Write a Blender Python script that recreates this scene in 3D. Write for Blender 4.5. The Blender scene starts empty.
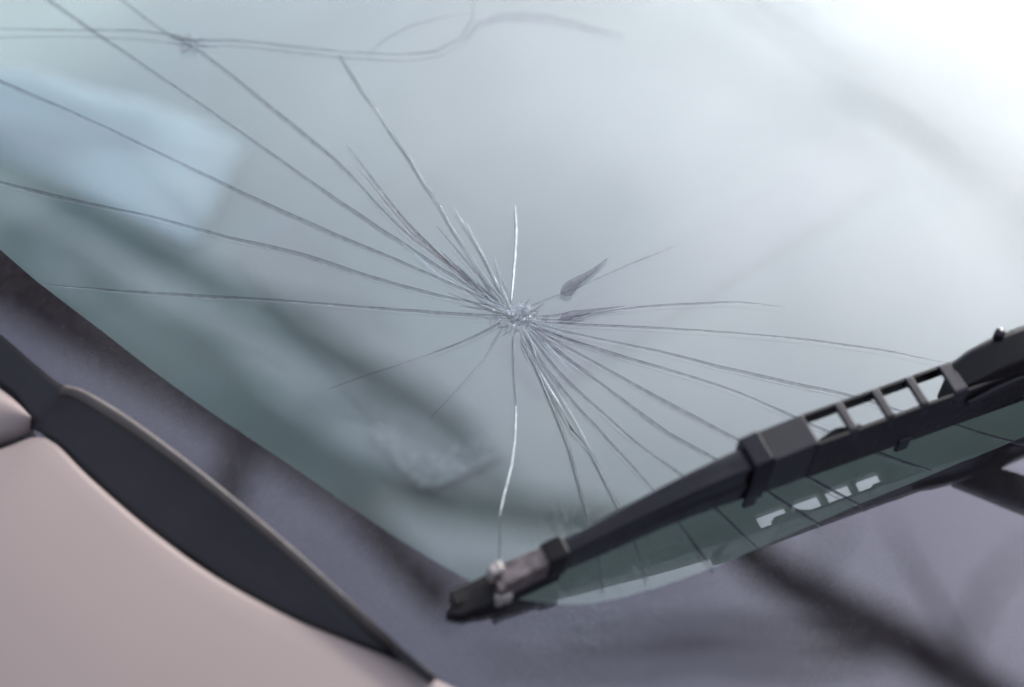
import bpy, bmesh, math, random
import numpy as np
from mathutils import Vector, Matrix

random.seed(7)
rng = np.random.default_rng(7)
scene = bpy.context.scene
COL = scene.collection

# ------------------------------------------------------------------ places
# Glass frame: x along the lower edge of the windshield, y up its slope, z its normal.
SLOPE = math.radians(28)
O = np.array([0., 0., 1.10])
def W(p):
    x, y, z = p
    return np.array([x, y*math.cos(SLOPE) - z*math.sin(SLOPE), y*math.sin(SLOPE) + z*math.cos(SLOPE)]) + O
def WD(v): return W(v) - O
def GI(p):
    q = np.array(p) - O
    return np.array([q[0], q[1]*math.cos(SLOPE) + q[2]*math.sin(SLOPE), -q[1]*math.sin(SLOPE) + q[2]*math.cos(SLOPE)])

FOC, SW, PW, PH = 85.0, 36.0, 1024, 687
F = FOC/SW*PW
CR = np.array([.81, -.549, .205]); CU = np.array([.348, .732, .585])
CR /= np.linalg.norm(CR); CU -= CR*(CR@CU); CU /= np.linalg.norm(CU); CB = np.cross(CR, CU)
CAM = CB*1.0 - CR*(8/F) - CU*(28.5/F)
KX, KY = .20, .06
def surf(x, y): return -KX*(x-.35)**2 + KX*.35**2 - KY*(y-.2)**2 + KY*.2**2
def snorm(x, y):
    n = np.array([2*KX*(x-.35), 2*KY*(y-.2), 1.]); return n/np.linalg.norm(n)
def ray(px, py):
    d = CR*((px-512)/F) + CU*(-(py-343.5)/F) - CB
    return d/np.linalg.norm(d)
def at(px, py, h=0.):
    """point (glass frame) on the windshield, raised by h, where the sight line of a photograph point meets it"""
    d = ray(px, py); t = 1.
    for _ in range(20):
        p = CAM + d*t; t -= (p[2]-surf(p[0], p[1])-h)/d[2]
    return CAM + d*t
def mirror_dir(px, py):
    p = at(px, py); d = ray(px, py); n = snorm(p[0], p[1])
    return p, d - 2*(d@n)*n

# ------------------------------------------------------------------ camera
cam = bpy.data.cameras.new('camera'); camo = bpy.data.objects.new('camera', cam); COL.objects.link(camo)
r_, u_, b_ = WD(CR), WD(CU), WD(CB)
m = Matrix(((r_[0], u_[0], b_[0]), (r_[1], u_[1], b_[1]), (r_[2], u_[2], b_[2]))).to_4x4()
m.translation = Vector(W(CAM)); camo.matrix_world = m
cam.lens = FOC; cam.sensor_width = SW; cam.sensor_fit = 'HORIZONTAL'
cam.clip_start = .02; cam.clip_end = 500
cam.dof.use_dof = True; cam.dof.focus_distance = 0.998; cam.dof.aperture_fstop = 2.5; cam.dof.aperture_blades = 7
scene.camera = camo

# ------------------------------------------------------------------ sky, sun, exposure
SUN_EL, SUN_AZ = math.radians(40), math.radians(9)      # azimuth counted from +x towards +y
sdir = Vector((math.cos(SUN_EL)*math.cos(SUN_AZ), math.cos(SUN_EL)*math.sin(SUN_AZ), math.sin(SUN_EL)))
world = bpy.data.worlds.new('World'); scene.world = world; world.use_nodes = True
nt = world.node_tree; nt.nodes.clear()
wo = nt.nodes.new('ShaderNodeOutputWorld'); bg = nt.nodes.new('ShaderNodeBackground')
sky = nt.nodes.new('ShaderNodeTexSky'); sky.sky_type = 'NISHITA'; sky.sun_disc = False
sky.sun_elevation = SUN_EL; sky.sun_rotation = math.pi/2 - SUN_AZ
sky.air_density = 1.0; sky.dust_density = 2.0; sky.ozone_density = 1.5
tc = nt.nodes.new('ShaderNodeTexCoord'); mp = nt.nodes.new('ShaderNodeMapping')
mp.inputs['Scale'].default_value = (1.2, 2.4, 1.2); mp.inputs['Rotation'].default_value = (.2, .1, .5)
no = nt.nodes.new('ShaderNodeTexNoise'); no.inputs['Scale'].default_value = 2.6; no.inputs['Detail'].default_value = 5; no.inputs['Distortion'].default_value = .6
cr = nt.nodes.new('ShaderNodeValToRGB'); cr.color_ramp.elements[0].position = .38; cr.color_ramp.elements[0].color = (.72, .72, .72, 1)
cr.color_ramp.elements[1].position = .66; cr.color_ramp.elements[1].color = (.95, .95, .95, 1)
mx = nt.nodes.new('ShaderNodeMix'); mx.data_type = 'RGBA'
# bright overcast: cloud that glows towards the hidden sun
dt = nt.nodes.new('ShaderNodeVectorMath'); dt.operation = 'DOT_PRODUCT'; dt.inputs[1].default_value = sdir
nv_ = nt.nodes.new('ShaderNodeVectorMath'); nv_.operation = 'NORMALIZE'
mxm = nt.nodes.new('ShaderNodeMath'); mxm.operation = 'MAXIMUM'; mxm.inputs[1].default_value = 0
pw = nt.nodes.new('ShaderNodeMath'); pw.operation = 'POWER'; pw.inputs[1].default_value = 8
ml = nt.nodes.new('ShaderNodeMath'); ml.operation = 'MULTIPLY'; ml.inputs[1].default_value = 23.0
cc = nt.nodes.new('ShaderNodeVectorMath'); cc.operation = 'SCALE'; cc.inputs[0].default_value = (1.0, .985, .99)
ca_ = nt.nodes.new('ShaderNodeVectorMath'); ca_.operation = 'ADD'; ca_.inputs[1].default_value = (2.85, 3.1, 3.6)
nt.links.new(tc.outputs['Generated'], mp.inputs['Vector']); nt.links.new(mp.outputs[0], no.inputs['Vector'])
nt.links.new(no.outputs['Fac'], cr.inputs['Fac']); nt.links.new(cr.outputs['Color'], mx.inputs['Factor'])
nt.links.new(tc.outputs['Generated'], nv_.inputs[0]); nt.links.new(nv_.outputs[0], dt.inputs[0]); nt.links.new(dt.outputs['Value'], mxm.inputs[0])
nt.links.new(mxm.outputs[0], pw.inputs[0]); nt.links.new(pw.outputs[0], ml.inputs[0]); nt.links.new(ml.outputs[0], cc.inputs['Scale'])
nt.links.new(sky.outputs[0], mx.inputs['A']); nt.links.new(cc.outputs[0], ca_.inputs[0]); nt.links.new(ca_.outputs[0], mx.inputs['B'])
nt.links.new(mx.outputs['Result'], bg.inputs['Color']); bg.inputs['Strength'].default_value = .10
nt.links.new(bg.outputs[0], wo.inputs[0])

sun = bpy.data.lights.new('sun', 'SUN'); suno = bpy.data.objects.new('sun', sun); COL.objects.link(suno)
sun.energy = 1.2; sun.angle = math.radians(10); sun.color = (1, .94, .86)
suno.rotation_euler = (-sdir).to_track_quat('-Z', 'Y').to_euler(); suno.location = sdir*20

vs = scene.view_settings
scene.display_settings.display_device = 'sRGB'
vs.view_transform = 'Standard'; vs.look = 'None'; vs.exposure = 1.85; vs.gamma = 1; vs.use_curve_mapping = False
cy = scene.cycles
cy.use_denoising = True; cy.use_adaptive_sampling = False;  cy.max_bounces = 7; cy.transparent_max_bounces = 20; cy.glossy_bounces = 4
cy.sample_clamp_indirect = 6; cy.caustics_reflective = False

# ------------------------------------------------------------------ materials
class NB:
    def __init__(s, name):
        s.m = bpy.data.materials.new(name); s.m.use_nodes = True; s.t = s.m.node_tree; s.t.nodes.clear()
        s.out = s.n('ShaderNodeOutputMaterial')
    def n(s, kind, **kw):
        x = s.t.nodes.new(kind)
        for k, v in kw.items():
            if k in x.inputs: x.inputs[k].default_value = v
            else: setattr(x, k, v)
        return x
    def l(s, a, b): s.t.links.new(a, b)
def c3(*v): return (*v, 1)
def noise(b, scale, detail=4, vec=None, dist=0.):
    x = b.n('ShaderNodeTexNoise', Scale=scale, Detail=detail, Distortion=dist)
    if vec is not None: b.l(vec, x.inputs['Vector'])
    return x
def ramp(b, fac, p0, c0, p1, c1):
    r = b.n('ShaderNodeValToRGB'); e = r.color_ramp.elements
    e[0].position, e[0].color, e[1].position, e[1].color = p0, c0, p1, c1
    b.l(fac, r.inputs['Fac']); return r
def plain(name, col, rough=.5, metal=0., var=.15, nscale=60, bump=.0, spec=.5, coat=0., bscale=600, coat_r=.05):
    b = NB(name); tcx = b.n('ShaderNodeTexCoord')
    p = b.n('ShaderNodeBsdfPrincipled', Roughness=rough, Metallic=metal)
    p.inputs['Specular IOR Level'].default_value = spec; p.inputs['Coat Weight'].default_value = coat; p.inputs['Coat Roughness'].default_value = coat_r
    nz = noise(b, nscale, 5, tcx.outputs['Object'])
    lo = c3(*[c*(1-var) for c in col]); hi = c3(*[min(1, c*(1+var)) for c in col])
    r = ramp(b, nz.outputs['Fac'], .3, lo, .7, hi); b.l(r.outputs[0], p.inputs['Base Color'])
    rr = b.n('ShaderNodeMapRange'); rr.inputs['To Min'].default_value = rough*.8; rr.inputs['To Max'].default_value = min(1, rough*1.25)
    nz2 = noise(b, nscale*3.1, 4, tcx.outputs['Object']); b.l(nz2.outputs['Fac'], rr.inputs['Value']); b.l(rr.outputs[0], p.inputs['Roughness'])
    if bump:
        nb = noise(b, bscale, 3, tcx.outputs['Object']); bp = b.n('ShaderNodeBump', Strength=bump, Distance=.0004)
        b.l(nb.outputs['Fac'], bp.inputs['Height']); b.l(bp.outputs[0], p.inputs['Normal'])
    b.l(p.outputs[0], b.out.inputs[0]); return b.m

REFL = 3.0      # solar-reflective laminated glass: four faces and a thin metal coat
def film_mask(b, tcx, scale):
    """thin dust and smears left on the outside of the glass"""
    n1 = noise(b, scale, 6, tcx.outputs['Object'], .4)
    n2 = noise(b, 900, 2, tcx.outputs['Object'])
    r1 = ramp(b, n1.outputs['Fac'], .35, c3(.2,.2,.2), .75, c3(1,1,1))
    r2 = ramp(b, n2.outputs['Fac'], .60, c3(.55,.55,.55), .74, c3(1,1,1))
    mu = b.n('ShaderNodeMath', operation='MULTIPLY'); b.l(r1.outputs[0], mu.inputs[0]); b.l(r2.outputs[0], mu.inputs[1])
    return mu
def glass_gloss(b, under, tone=(.93, .97, 1)):
    """under: shader seen through or below the polished face. Adds the face's reflection and the dust on it."""
    tcx = b.n('ShaderNodeTexCoord')
    fr = b.n('ShaderNodeFresnel', IOR=1.52); k = b.n('ShaderNodeMath', operation='MULTIPLY', use_clamp=True); k.inputs[1].default_value = REFL
    b.l(fr.outputs[0], k.inputs[0])
    gl = b.n('ShaderNodeBsdfGlossy', Roughness=.012, Color=c3(*tone))
    s1 = b.n('ShaderNodeMixShader'); b.l(k.outputs[0], s1.inputs[0]); b.l(under, s1.inputs[1]); b.l(gl.outputs[0], s1.inputs[2])
    fm = film_mask(b, tcx, 14); fk = b.n('ShaderNodeMath', operation='MULTIPLY'); fk.inputs[1].default_value = .055
    b.l(fm.outputs[0], fk.inputs[0])
    haze = b.n('ShaderNodeBsdfGlossy', Roughness=.42, Color=c3(.95, .96, 1)); df = b.n('ShaderNodeBsdfDiffuse', Color=c3(.6, .6, .6))
    h2 = b.n('ShaderNodeMixShader'); h2.inputs[0].default_value = .35; b.l(haze.outputs[0], h2.inputs[1]); b.l(df.outputs[0], h2.inputs[2])
    s2 = b.n('ShaderNodeMixShader'); b.l(fk.outputs[0], s2.inputs[0]); b.l(s1.outputs[0], s2.inputs[1]); b.l(h2.outputs[0], s2.inputs[2])
    return s2
def mat_glass():
    b = NB('tinted_laminated_glass'); tr = b.n('ShaderNodeBsdfTransparent', Color=c3(.76, .83, .82))
    s = glass_gloss(b, tr.outputs[0]); b.l(s.outputs[0], b.out.inputs[0]); return b.m
def mat_inner():
    b = NB('inner_glass_face'); tr = b.n('ShaderNodeBsdfTransparent', Color=c3(.96, .98, .97)); b.l(tr.outputs[0], b.out.inputs[0]); return b.m
def mat_frit():
    b = NB('black_ceramic_frit'); tcx = b.n('ShaderNodeTexCoord')
    nz = noise(b, 300, 3, tcx.outputs['Object']); r = ramp(b, nz.outputs['Fac'], .3, c3(.010,.008,.010), .8, c3(.022,.018,.021))
    d = b.n('ShaderNodeBsdfDiffuse'); b.l(r.outputs[0], d.inputs[0]); s = glass_gloss(b, d.outputs[0], (.64, .615, .73)); b.l(s.outputs[0], b.out.inputs[0]); return b.m
def mat_outer():
    b = NB('outer_ply_glass'); fr = b.n('ShaderNodeFresnel', IOR=1.5); k = b.n('ShaderNodeMath', operation='MULTIPLY'); k.inputs[1].default_value = .25
    b.l(fr.outputs[0], k.inputs[0]); tr = b.n('ShaderNodeBsdfTransparent'); gl = b.n('ShaderNodeBsdfGlossy', Roughness=.015)
    s = b.n('ShaderNodeMixShader'); b.l(k.outputs[0], s.inputs[0]); b.l(tr.outputs[0], s.inputs[1]); b.l(gl.outputs[0], s.inputs[2])
    # hair-fine wiper scratches fanning out near the parked blade's tip
    tcx = b.n('ShaderNodeTexCoord'); mp = b.n('ShaderNodeMapping'); mp.inputs['Rotation'].default_value = (0, 0, math.radians(-6)); mp.inputs['Scale'].default_value = (2400, 220, 220)
    b.l(tcx.outputs['Object'], mp.inputs['Vector']); nz = noise(b, 1.0, 3, mp.outputs[0], .3)
    rs = ramp(b, nz.outputs['Fac'], .54, c3(0,0,0), .66, c3(1,1,1))
    g = b.n('ShaderNodeVectorMath', operation='DISTANCE'); b.l(tcx.outputs['Object'], g.inputs[0])
    q = W(at(600, 583)); g.inputs[1].default_value = (q[0]-.35, q[1], q[2])
    md = b.n('ShaderNodeMapRange'); md.inputs['From Min'].default_value = .010; md.inputs['From Max'].default_value = .048; md.inputs['To Min'].default_value = .26; md.inputs['To Max'].default_value = 0
    b.l(g.outputs['Value'], md.inputs['Value']); mu = b.n('ShaderNodeMath', operation='MULTIPLY'); b.l(rs.outputs[0], mu.inputs[0]); b.l(md.outputs[0], mu.inputs[1])
    df = b.n('ShaderNodeBsdfDiffuse', Color=c3(.5, .55, .53)); s3 = b.n('ShaderNodeMixShader'); b.l(mu.outputs[0], s3.inputs[0]); b.l(s.outputs[0], s3.inputs[1]); b.l(df.outputs[0], s3.inputs[2])
    b.l(s3.outputs[0], b.out.inputs[0]); return b.m
def mat_crack(name, col, alpha, gloss, var=.5, nsc=350):
    b = NB(name); tcx = b.n('ShaderNodeTexCoord')
    tr = b.n('ShaderNodeBsdfTransparent', Color=c3(.93, .93, .95)); d = b.n('ShaderNodeBsdfDiffuse', Color=c3(*col)); g = b.n('ShaderNodeBsdfGlossy', Roughness=.12, Color=c3(.9, .9, .95))
    nb = noise(b, 2500, 2, tcx.outputs['Object']); bp = b.n('ShaderNodeBump', Strength=.5, Distance=.0003); b.l(nb.outputs['Fac'], bp.inputs['Height']); b.l(bp.outputs[0], g.inputs['Normal'])
    s1 = b.n('ShaderNodeMixShader'); s1.inputs[0].default_value = gloss; b.l(d.outputs[0], s1.inputs[1]); b.l(g.outputs[0], s1.inputs[2])
    nz = noise(b, nsc, 4, tcx.outputs['Object']); mr = b.n('ShaderNodeMapRange')
    mr.inputs['From Min'].default_value = .3; mr.inputs['From Max'].default_value = .7
    mr.inputs['To Min'].default_value = alpha*(1-var); mr.inputs['To Max'].default_value = min(1, alpha*(1+var)); b.l(nz.outputs['Fac'], mr.inputs['Value'])
    s2 = b.n('ShaderNodeMixShader'); b.l(mr.outputs[0], s2.inputs[0]); b.l(tr.outputs[0], s2.inputs[1]); b.l(s1.outputs[0], s2.inputs[2])
    b.l(s2.outputs[0], b.out.inputs[0]); return b.m

M = {}
M['glass'] = mat_glass(); M['inner'] = mat_inner(); M['frit'] = mat_frit(); M['outer'] = mat_outer()
M['band'] = mat_crack('fracture_face', (.055, .045, .06), .30, .03, .3)
M['line'] = mat_crack('fracture_edge', (.03, .026, .035), .46, .03, .3)
M['faint'] = mat_crack('shallow_fracture_face', (.08, .07, .085), .15, .05, .4)
M['faintline'] = mat_crack('shallow_fracture_edge', (.05, .045, .055), .27, .05, .4)
M['dark_edge'] = mat_crack('open_fracture_edge', (.012, .012, .014), .72, .03, .2)
M['powder'] = mat_crack('crushed_glass', (.62, .66, .70), .5, .02, .4, 1500)
M['rim'] = mat_crack('painted_glint_rim', (.62, .66, .72), .26, .1, .8, 180)  # pale diffuse colour paints a glint along the fracture's lower edge
M['vfaint'] = mat_crack('blurred_shallow_fracture', (.2, .17, .22), .10, .0, .3)
M['bright'] = mat_crack('bright_fracture_face', (.60, .66, .68), .75, .1, .3, 320)  # whitish fractured glass, with glints painted into the same colour
M['orange'] = mat_crack('dusty_fracture_face', (.55, .30, .18), .24, .05, .4)
M['flake'] = mat_crack('shell_fracture', (.06, .048, .075), .36, 0, .2)
M['shard'] = mat_crack('glass_chip', (.30, .33, .37), .25, .04, .6, 1500)
M['plastic'] = plain('satin_black_wiper_plastic', (.006, .005, .0085), .22, 0, .3, 80, .15, .36, 0, 900)
M['plastic2'] = plain('shaded_black_wiper_metal', (.004, .003, .0035), .28, 0, .25, 60, .04, .26, 0, 700, .3)  # darker than the other black: shade of the sides put into its colour
M['rubber'] = plain('wiper_rubber', (.005, .004, .005), .6, 0, .3, 200, .2, .2)
M['clip'] = plain('weathered_metal_clip', (.13, .105, .105), .38, .55, .5, 240, .4, .5, 0, 900)
M['clipbright'] = plain('scuffed_clip_edge', (.27, .24, .23), .40, .3, .4, 500, .3)
M['trim'] = plain('black_pillar_trim', (.011, .009, .012), .40, 0, .2, 30, .2, .28, 0, 1200)
M['trimedge'] = plain('highlit_rubber_lip', (.05, .04, .037), .6, 0, .2, 90, .3, .5, 0, 1200)  # lighter brown than the trim: the lip's highlight is put into its colour
M['dashlow'] = plain('dark_green_grey_dashboard_edge', (.28, .30, .275), .7, 0, .12, 9, .5, .3, 0, 700)
M['dash'] = plain('grey_dashboard_vinyl', (.25, .29, .285), .7, 0, .12, 9, .5, .3, 0, 700)
M['reflband'] = plain('darker_grey_reflection_band', (.215, .23, .255), .7, 0, .12, 9, .5)
M['white'] = plain('pale_blue_bright_patch', (.62, .74, .79), .8, 0, .05, 30)
M['seat'] = plain('grey_seat_cloth', (.16, .16, .16), .9, 0, .15, 40, .4)
M['dark'] = plain('dark_cabin_lining', (.03, .03, .03), .8)
M['asphalt'] = plain('asphalt', (.05, .05, .052), .9, 0, .35, 25, .8, .3, 0, 90)
M['bark'] = plain('grey_brown_bark', (.045, .036, .032), .9, 0, .4, 12, .8, .2, 0, 60)
def mat_paint():
    b = NB('pinkish_silver_car_paint'); tcx = b.n('ShaderNodeTexCoord')
    p = b.n('ShaderNodeBsdfPrincipled', Metallic=.2, Roughness=.62); p.inputs['Coat Weight'].default_value = .0; p.inputs['Coat Roughness'].default_value = .35
    nz = noise(b, 5, 4, tcx.outputs['Object']); r = ramp(b, nz.outputs['Fac'], .3, c3(.165,.130,.126), .75, c3(.186,.150,.148)); b.l(r.outputs[0], p.inputs['Base Color'])
    b.l(p.outputs[0], b.out.inputs[0]); return b.m
M['paint'] = mat_paint()
def mat_paper():
    b = NB('printed_paper_slip'); tcx = b.n('ShaderNodeTexCoord')
    br = b.n('ShaderNodeTexBrick'); br.inputs['Scale'].default_value = 1
    br.inputs['Color1'].default_value = c3(.22,.23,.23); br.inputs['Color2'].default_value = c3(.10,.10,.12); br.inputs['Mortar'].default_value = c3(.34,.36,.36)
    mp = b.n('ShaderNodeMapping'); mp.inputs['Scale'].default_value = (95, 60, 1); b.l(tcx.outputs['Generated'], mp.inputs['Vector'])
    nz = noise(b, 9, 3, tcx.outputs['Generated']); rr = ramp(b, nz.outputs['Fac'], .5, c3(0,0,0), .54, c3(1,1,1))
    mp.inputs['Scale'].default_value = (9, 6, 1); b.l(mp.outputs[0], br.inputs['Vector'])
    mxx = b.n('ShaderNodeMix', data_type='RGBA'); b.l(rr.outputs[0], mxx.inputs['Factor']); mxx.inputs['A'].default_value = c3(.34,.36,.36); b.l(br.outputs['Color'], mxx.inputs['B'])
    p = b.n('ShaderNodeBsdfPrincipled', Roughness=.7); b.l(mxx.outputs['Result'], p.inputs['Base Color']); b.l(p.outputs[0], b.out.inputs[0]); return b.m
M['print'] = mat_paper()
M['paper'] = plain('thin_grey_paper', (.24, .255, .255), .8, 0, .1, 30)

# ------------------------------------------------------------------ object helpers
def tag(o, label=None, cat=None, group=None, kind=None):
    if label: o['label'] = label
    if cat: o['category'] = cat
    if group: o['group'] = group
    if kind: o['kind'] = kind
    return o
def empty(name, loc, label, cat, group=None):
    o = bpy.data.objects.new(name, None); o.location = Vector(loc); o.empty_display_size = .1; COL.objects.link(o)
    return tag(o, label, cat, group)
def wloc(o):
    v = Vector((0, 0, 0))
    while o is not None: v = v + o.location; o = o.parent
    return v
def mesh(name, verts, faces, mats, parent=None, smooth=True, idx=None, world=False, bevel=0., seg=2):
    """verts in the glass frame (or world): linked as one object whose local axes are the world's"""
    vw = [Vector(v if world else W(v)) for v in verts]
    off = wloc(parent) if parent is not None else Vector((0, 0, 0))
    me = bpy.data.meshes.new(name); me.from_pydata([v - off for v in vw], [], faces); me.validate(); me.update()
    if not isinstance(mats, (list, tuple)): mats = [mats]
    for mm in mats: me.materials.append(mm)
    if idx: me.polygons.foreach_set('material_index', idx)
    if smooth: me.polygons.foreach_set('use_smooth', [True]*len(me.polygons))
    o = bpy.data.objects.new(name, me); COL.objects.link(o)
    if parent is not None: o.parent = parent
    if bevel:
        mo = o.modifiers.new('bevel', 'BEVEL'); mo.width = bevel; mo.segments = seg; mo.limit_method = 'ANGLE'; mo.angle_limit = math.radians(35); mo.harden_normals = True
    return o
def loft(rings, closed=True, cap=True):
    n = len(rings[0]); V = [tuple(p) for r in rings for p in r]; Fc = []
    for i in range(len(rings)-1):
        for j in range(n if closed else n-1):
            a, b = i*n+j, i*n+(j+1) % n; Fc.append((a, b, b+n, a+n))
    if cap and closed: Fc.append(tuple(range(n-1, -1, -1))); Fc.append(tuple((len(rings)-1)*n + k for k in range(n)))
    return V, Fc
def spline(pts, step):
    """Catmull-Rom through pts, resampled about every step"""
    P = [np.array(p, float) for p in pts]; P = [2*P[0]-P[1]] + P + [2*P[-1]-P[-2]]; out = []
    for i in range(1, len(P)-2):
        p0, p1, p2, p3 = P[i-1:i+3]; k = max(1, int(np.linalg.norm(p2-p1)/step))
        for j in range(k):
            t = j/k; out.append(.5*((2*p1)+(-p0+p2)*t+(2*p0-5*p1+4*p2-p3)*t*t+(-p0+3*p1-3*p2+p3)*t**3))
    out.append(P[-2]); return out
def tube(pts, radii, n=8):
    P = [np.array(p, float) for p in pts]; rings = []
    up = np.array([0, 0, 1.])
    for i, p in enumerate(P):
        t = P[min(i+1, len(P)-1)] - P[max(i-1, 0)]; t /= np.linalg.norm(t) + 1e-12
        a = np.cross(t, up if abs(t[2]) < .9 else np.array([1., 0, 0])); a /= np.linalg.norm(a); b = np.cross(t, a)
        rings.append([p + radii[i]*(math.cos(2*math.pi*k/n)*a + math.sin(2*math.pi*k/n)*b) for k in range(n)])
    return loft(rings)

# ------------------------------------------------------------------ ground
g = 40
mesh('ground', [(-g, -g, 0), (g, -g, 0), (g, g, 0), (-g, g, 0)], [(0, 1, 2, 3)], M['asphalt'], None, False, world=True)
tag(bpy.data.objects['ground'], kind='structure')

# ------------------------------------------------------------------ car
car = empty('car', (0.35, 0, 0), 'pinkish silver car with a cracked windshield and a black trim strip at its side', 'car')

# outline of the clear glass (inner) and of the whole pane (outer), glass frame
frit_px = [(0, 250), (50, 292), (100, 330), (150, 369), (200, 405), (250, 439), (300, 472), (350, 507), (400, 541), (445, 568), (480, 587), (520, 600), (560, 605), (592, 604), (622, 598), (660, 587), (700, 573), (760, 548), (815, 524), (870, 500), (915, 482), (960, 463), (1024, 437)]
inner = [at(*p)[:2] for p in frit_px]
inner = [np.array(p) for p in [(.40, .70), (.0, .69), (-.14, .66), (-.20, .58), (-.215, .42), (-.195, .26)]] + inner + [np.array(p) for p in [(.30, -.162), (.55, -.168), (.85, -.15), (1.05, -.10), (1.12, .0), (1.13, .2), (1.10, .45), (1.02, .64), (.8, .69)]]
inner = spline(inner + [inner[0]], .012)[:-1]
cen = np.array([.45, .25]); L = len(inner)
outer = []
for i, p in enumerate(inner):
    t = inner[(i+1) % L] - inner[i-1]; t /= np.linalg.norm(t); nrm = np.array([t[1], -t[0]])
    if (p-cen)@nrm < 0: nrm = -nrm
    w = .055
    if p[1] < 0: w = .055 + .12*min(1, max(0, (-p[1]-.03)/.10))*(1 if p[0] > -.04 else max(0, (p[0]+.10)/.06))
    outer.append(p + nrm*w)
for _ in range(12): outer = [(outer[i-1]+outer[i]*2+outer[(i+1) % L])/4 for i in range(L)]
def sp(q, h=0.): return (q[0], q[1], surf(q[0], q[1]) + h)
# the pane: fan of rings from the centre out to the outer edge
def pane(h, edge, rings=26):
    V = [sp(cen, h)]; Fc = []
    for r in range(1, rings+1):
        V += [sp(cen + (q-cen)*r/rings, h) for q in edge]
    for j in range(L): Fc.append((0, 1+j, 1+(j+1) % L))
    for r in range(rings-1):
        for j in range(L):
            a, b = 1+r*L+j, 1+r*L+(j+1) % L; Fc.append((a, a+L, b+L, b))
    return V, Fc
def orient(V, Fc):
    v = [np.array(V[i]) for i in Fc[len(Fc)//2][:3]]
    return Fc if np.cross(v[1]-v[0], v[2]-v[0])[2] > 0 else [tuple(reversed(f)) for f in Fc]
T_OUT, T_IN = .0022, -.0028
V0, F0 = pane(0, outer); V1, F1 = pane(T_IN, outer)
F0 = orient(V0, F0); F1 = [tuple(reversed(f)) for f in orient(V1, F1)]
nv = len(V0)
side = [(nv-L+j, nv-L+(j+1) % L, 2*nv-L+(j+1) % L, 2*nv-L+j) for j in range(L)]
ws = mesh('windshield', V0+V1, F0+[tuple(i+nv for i in f) for f in F1]+side, [M['glass'], M['inner'], M['frit']], car, True,
          [0]*len(F0)+[1]*len(F1)+[2]*len(side))
ws['label'] = 'cracked blue green windshield glass with a black band along its edge'
V, Fc = pane(T_OUT, outer, 20); mesh('outer_glass_ply', V, orient(V, Fc), M['outer'], ws)
# black enamel band, printed just above the inner ply
K = 10; V = []; Fc = []
for r in range(K+1): V += [sp(inner[j] + (outer[j]-inner[j])*r/K, .0003) for j in range(L)]
for r in range(K):
    for j in range(L):
        a, b = r*L+j, r*L+(j+1) % L; Fc.append((a, a+L, b+L, b))
mesh('frit_band', V, orient(V, Fc), M['frit'], ws)

# ------------------------------------------------------------------ cracks
DEP = T_OUT - .0001
def crack(px, wd=1., kind='band', taper=(.15, .15), jit=.16, label=None, split=True, lat=.0003):
    """a fracture running through the outer ply: a fin from the surface down, with the surface line along its top"""
    pts = spline(px, 16); n = len(pts)
    for i in range(1, n-1): pts[i] = pts[i] + rng.normal(0, jit, 2)
    top, bot, mid, gl_ = [], [], [], []
    ph = rng.uniform(0, 6)
    for i, q in enumerate(pts):
        u = i/(n-1); k = min(1, (u+.02)/max(taper[0], 1e-3), (1-u+.02)/max(taper[1], 1e-3)); k = k**.6
        d = DEP*wd*k*(.78+.25*math.sin(ph+u*9)+rng.normal(0, .05))
        d = min(max(d, .00015), DEP*1.0)
        t = at(*q, T_OUT-.00005); t2 = at(*pts[min(i+1, n-1)], T_OUT) - at(*pts[max(i-1, 0)], T_OUT); t2[2] = 0; t2 /= np.linalg.norm(t2)+1e-9
        side = np.array([t2[1], -t2[0], 0])
        if side[1] > 0: side = -side
        bt = t + side*(.15*d + lat*k) - np.array([0, 0, d])
        md = t + (bt-t)*.24
        top.append(t); mid.append(md); bot.append(bt); gl_.append(bt + side*.00022)
    V = top+mid+bot+gl_; Fc = []; ix = []
    for i in range(n-1):
        Fc.append((i, i+1, n+i+1, n+i)); ix.append(1)
        Fc.append((n+i, n+i+1, 2*n+i+1, 2*n+i)); ix.append(0)
        Fc.append((2*n+i, 2*n+i+1, 3*n+i+1, 3*n+i)); ix.append(2)
    ms = {'band': ('band', 'line'), 'faint': ('faint', 'faintline'), 'bright': ('bright', 'bright'), 'orange': ('orange', 'line'), 'thin': ('faintline', 'line'), 'vfaint': ('vfaint', 'vfaint'), 'dark': ('dark_edge', 'dark_edge')}[kind]
    o = mesh('crack', V, Fc, [M[ms[0]], M[ms[1]], M['rim'] if kind not in ('dark', 'vfaint', 'thin', 'faint') else M[ms[0]]], ws, True, ix)
    if label: o['label'] = label
    return o
crack([(35, -12), (90, 27), (160, 75), (240, 130), (340, 200), (425, 256), (492, 301)], 1.0, taper=(.01, .1))
crack([(116, -6), (165, 31), (200, 50), (262, 98), (340, 163), (400, 226), (455, 268), (498, 300)], 1.0, taper=(.01, .1))
crack([(-12, 74), (75, 112), (150, 147), (240, 190), (320, 226), (400, 260), (470, 291), (503, 306)], 1.0, taper=(.01, .1), label='long crack running to the left edge of the picture above a pale blue patch')
crack([(-14, 178), (85, 201), (150, 215), (230, 236), (300, 252), (380, 278), (440, 294), (500, 307)], .95, taper=(.12, .1))
crack([(40, 284), (140, 291), (260, 298), (380, 307), (480, 314), (505, 315)], .8, taper=(.4, .1))
crack([(-12, 28), (60, 29), (130, 29.5), (165, 33), (195, 40), (230, 39), (290, 45), (345, 51), (400, 53.5), (435, 50), (460, 38), (472, 18), (474, -5)], .45, 'thin', taper=(.01, .1), label='crack crossing the small star chip near the top left')
crack([(-12, 37), (60, 36), (130, 38), (170, 42), (200, 47)], .4, 'faint', taper=(.01, .1))  # no second crack: ribbon drawing the crack's reflection in the lower ply
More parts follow.
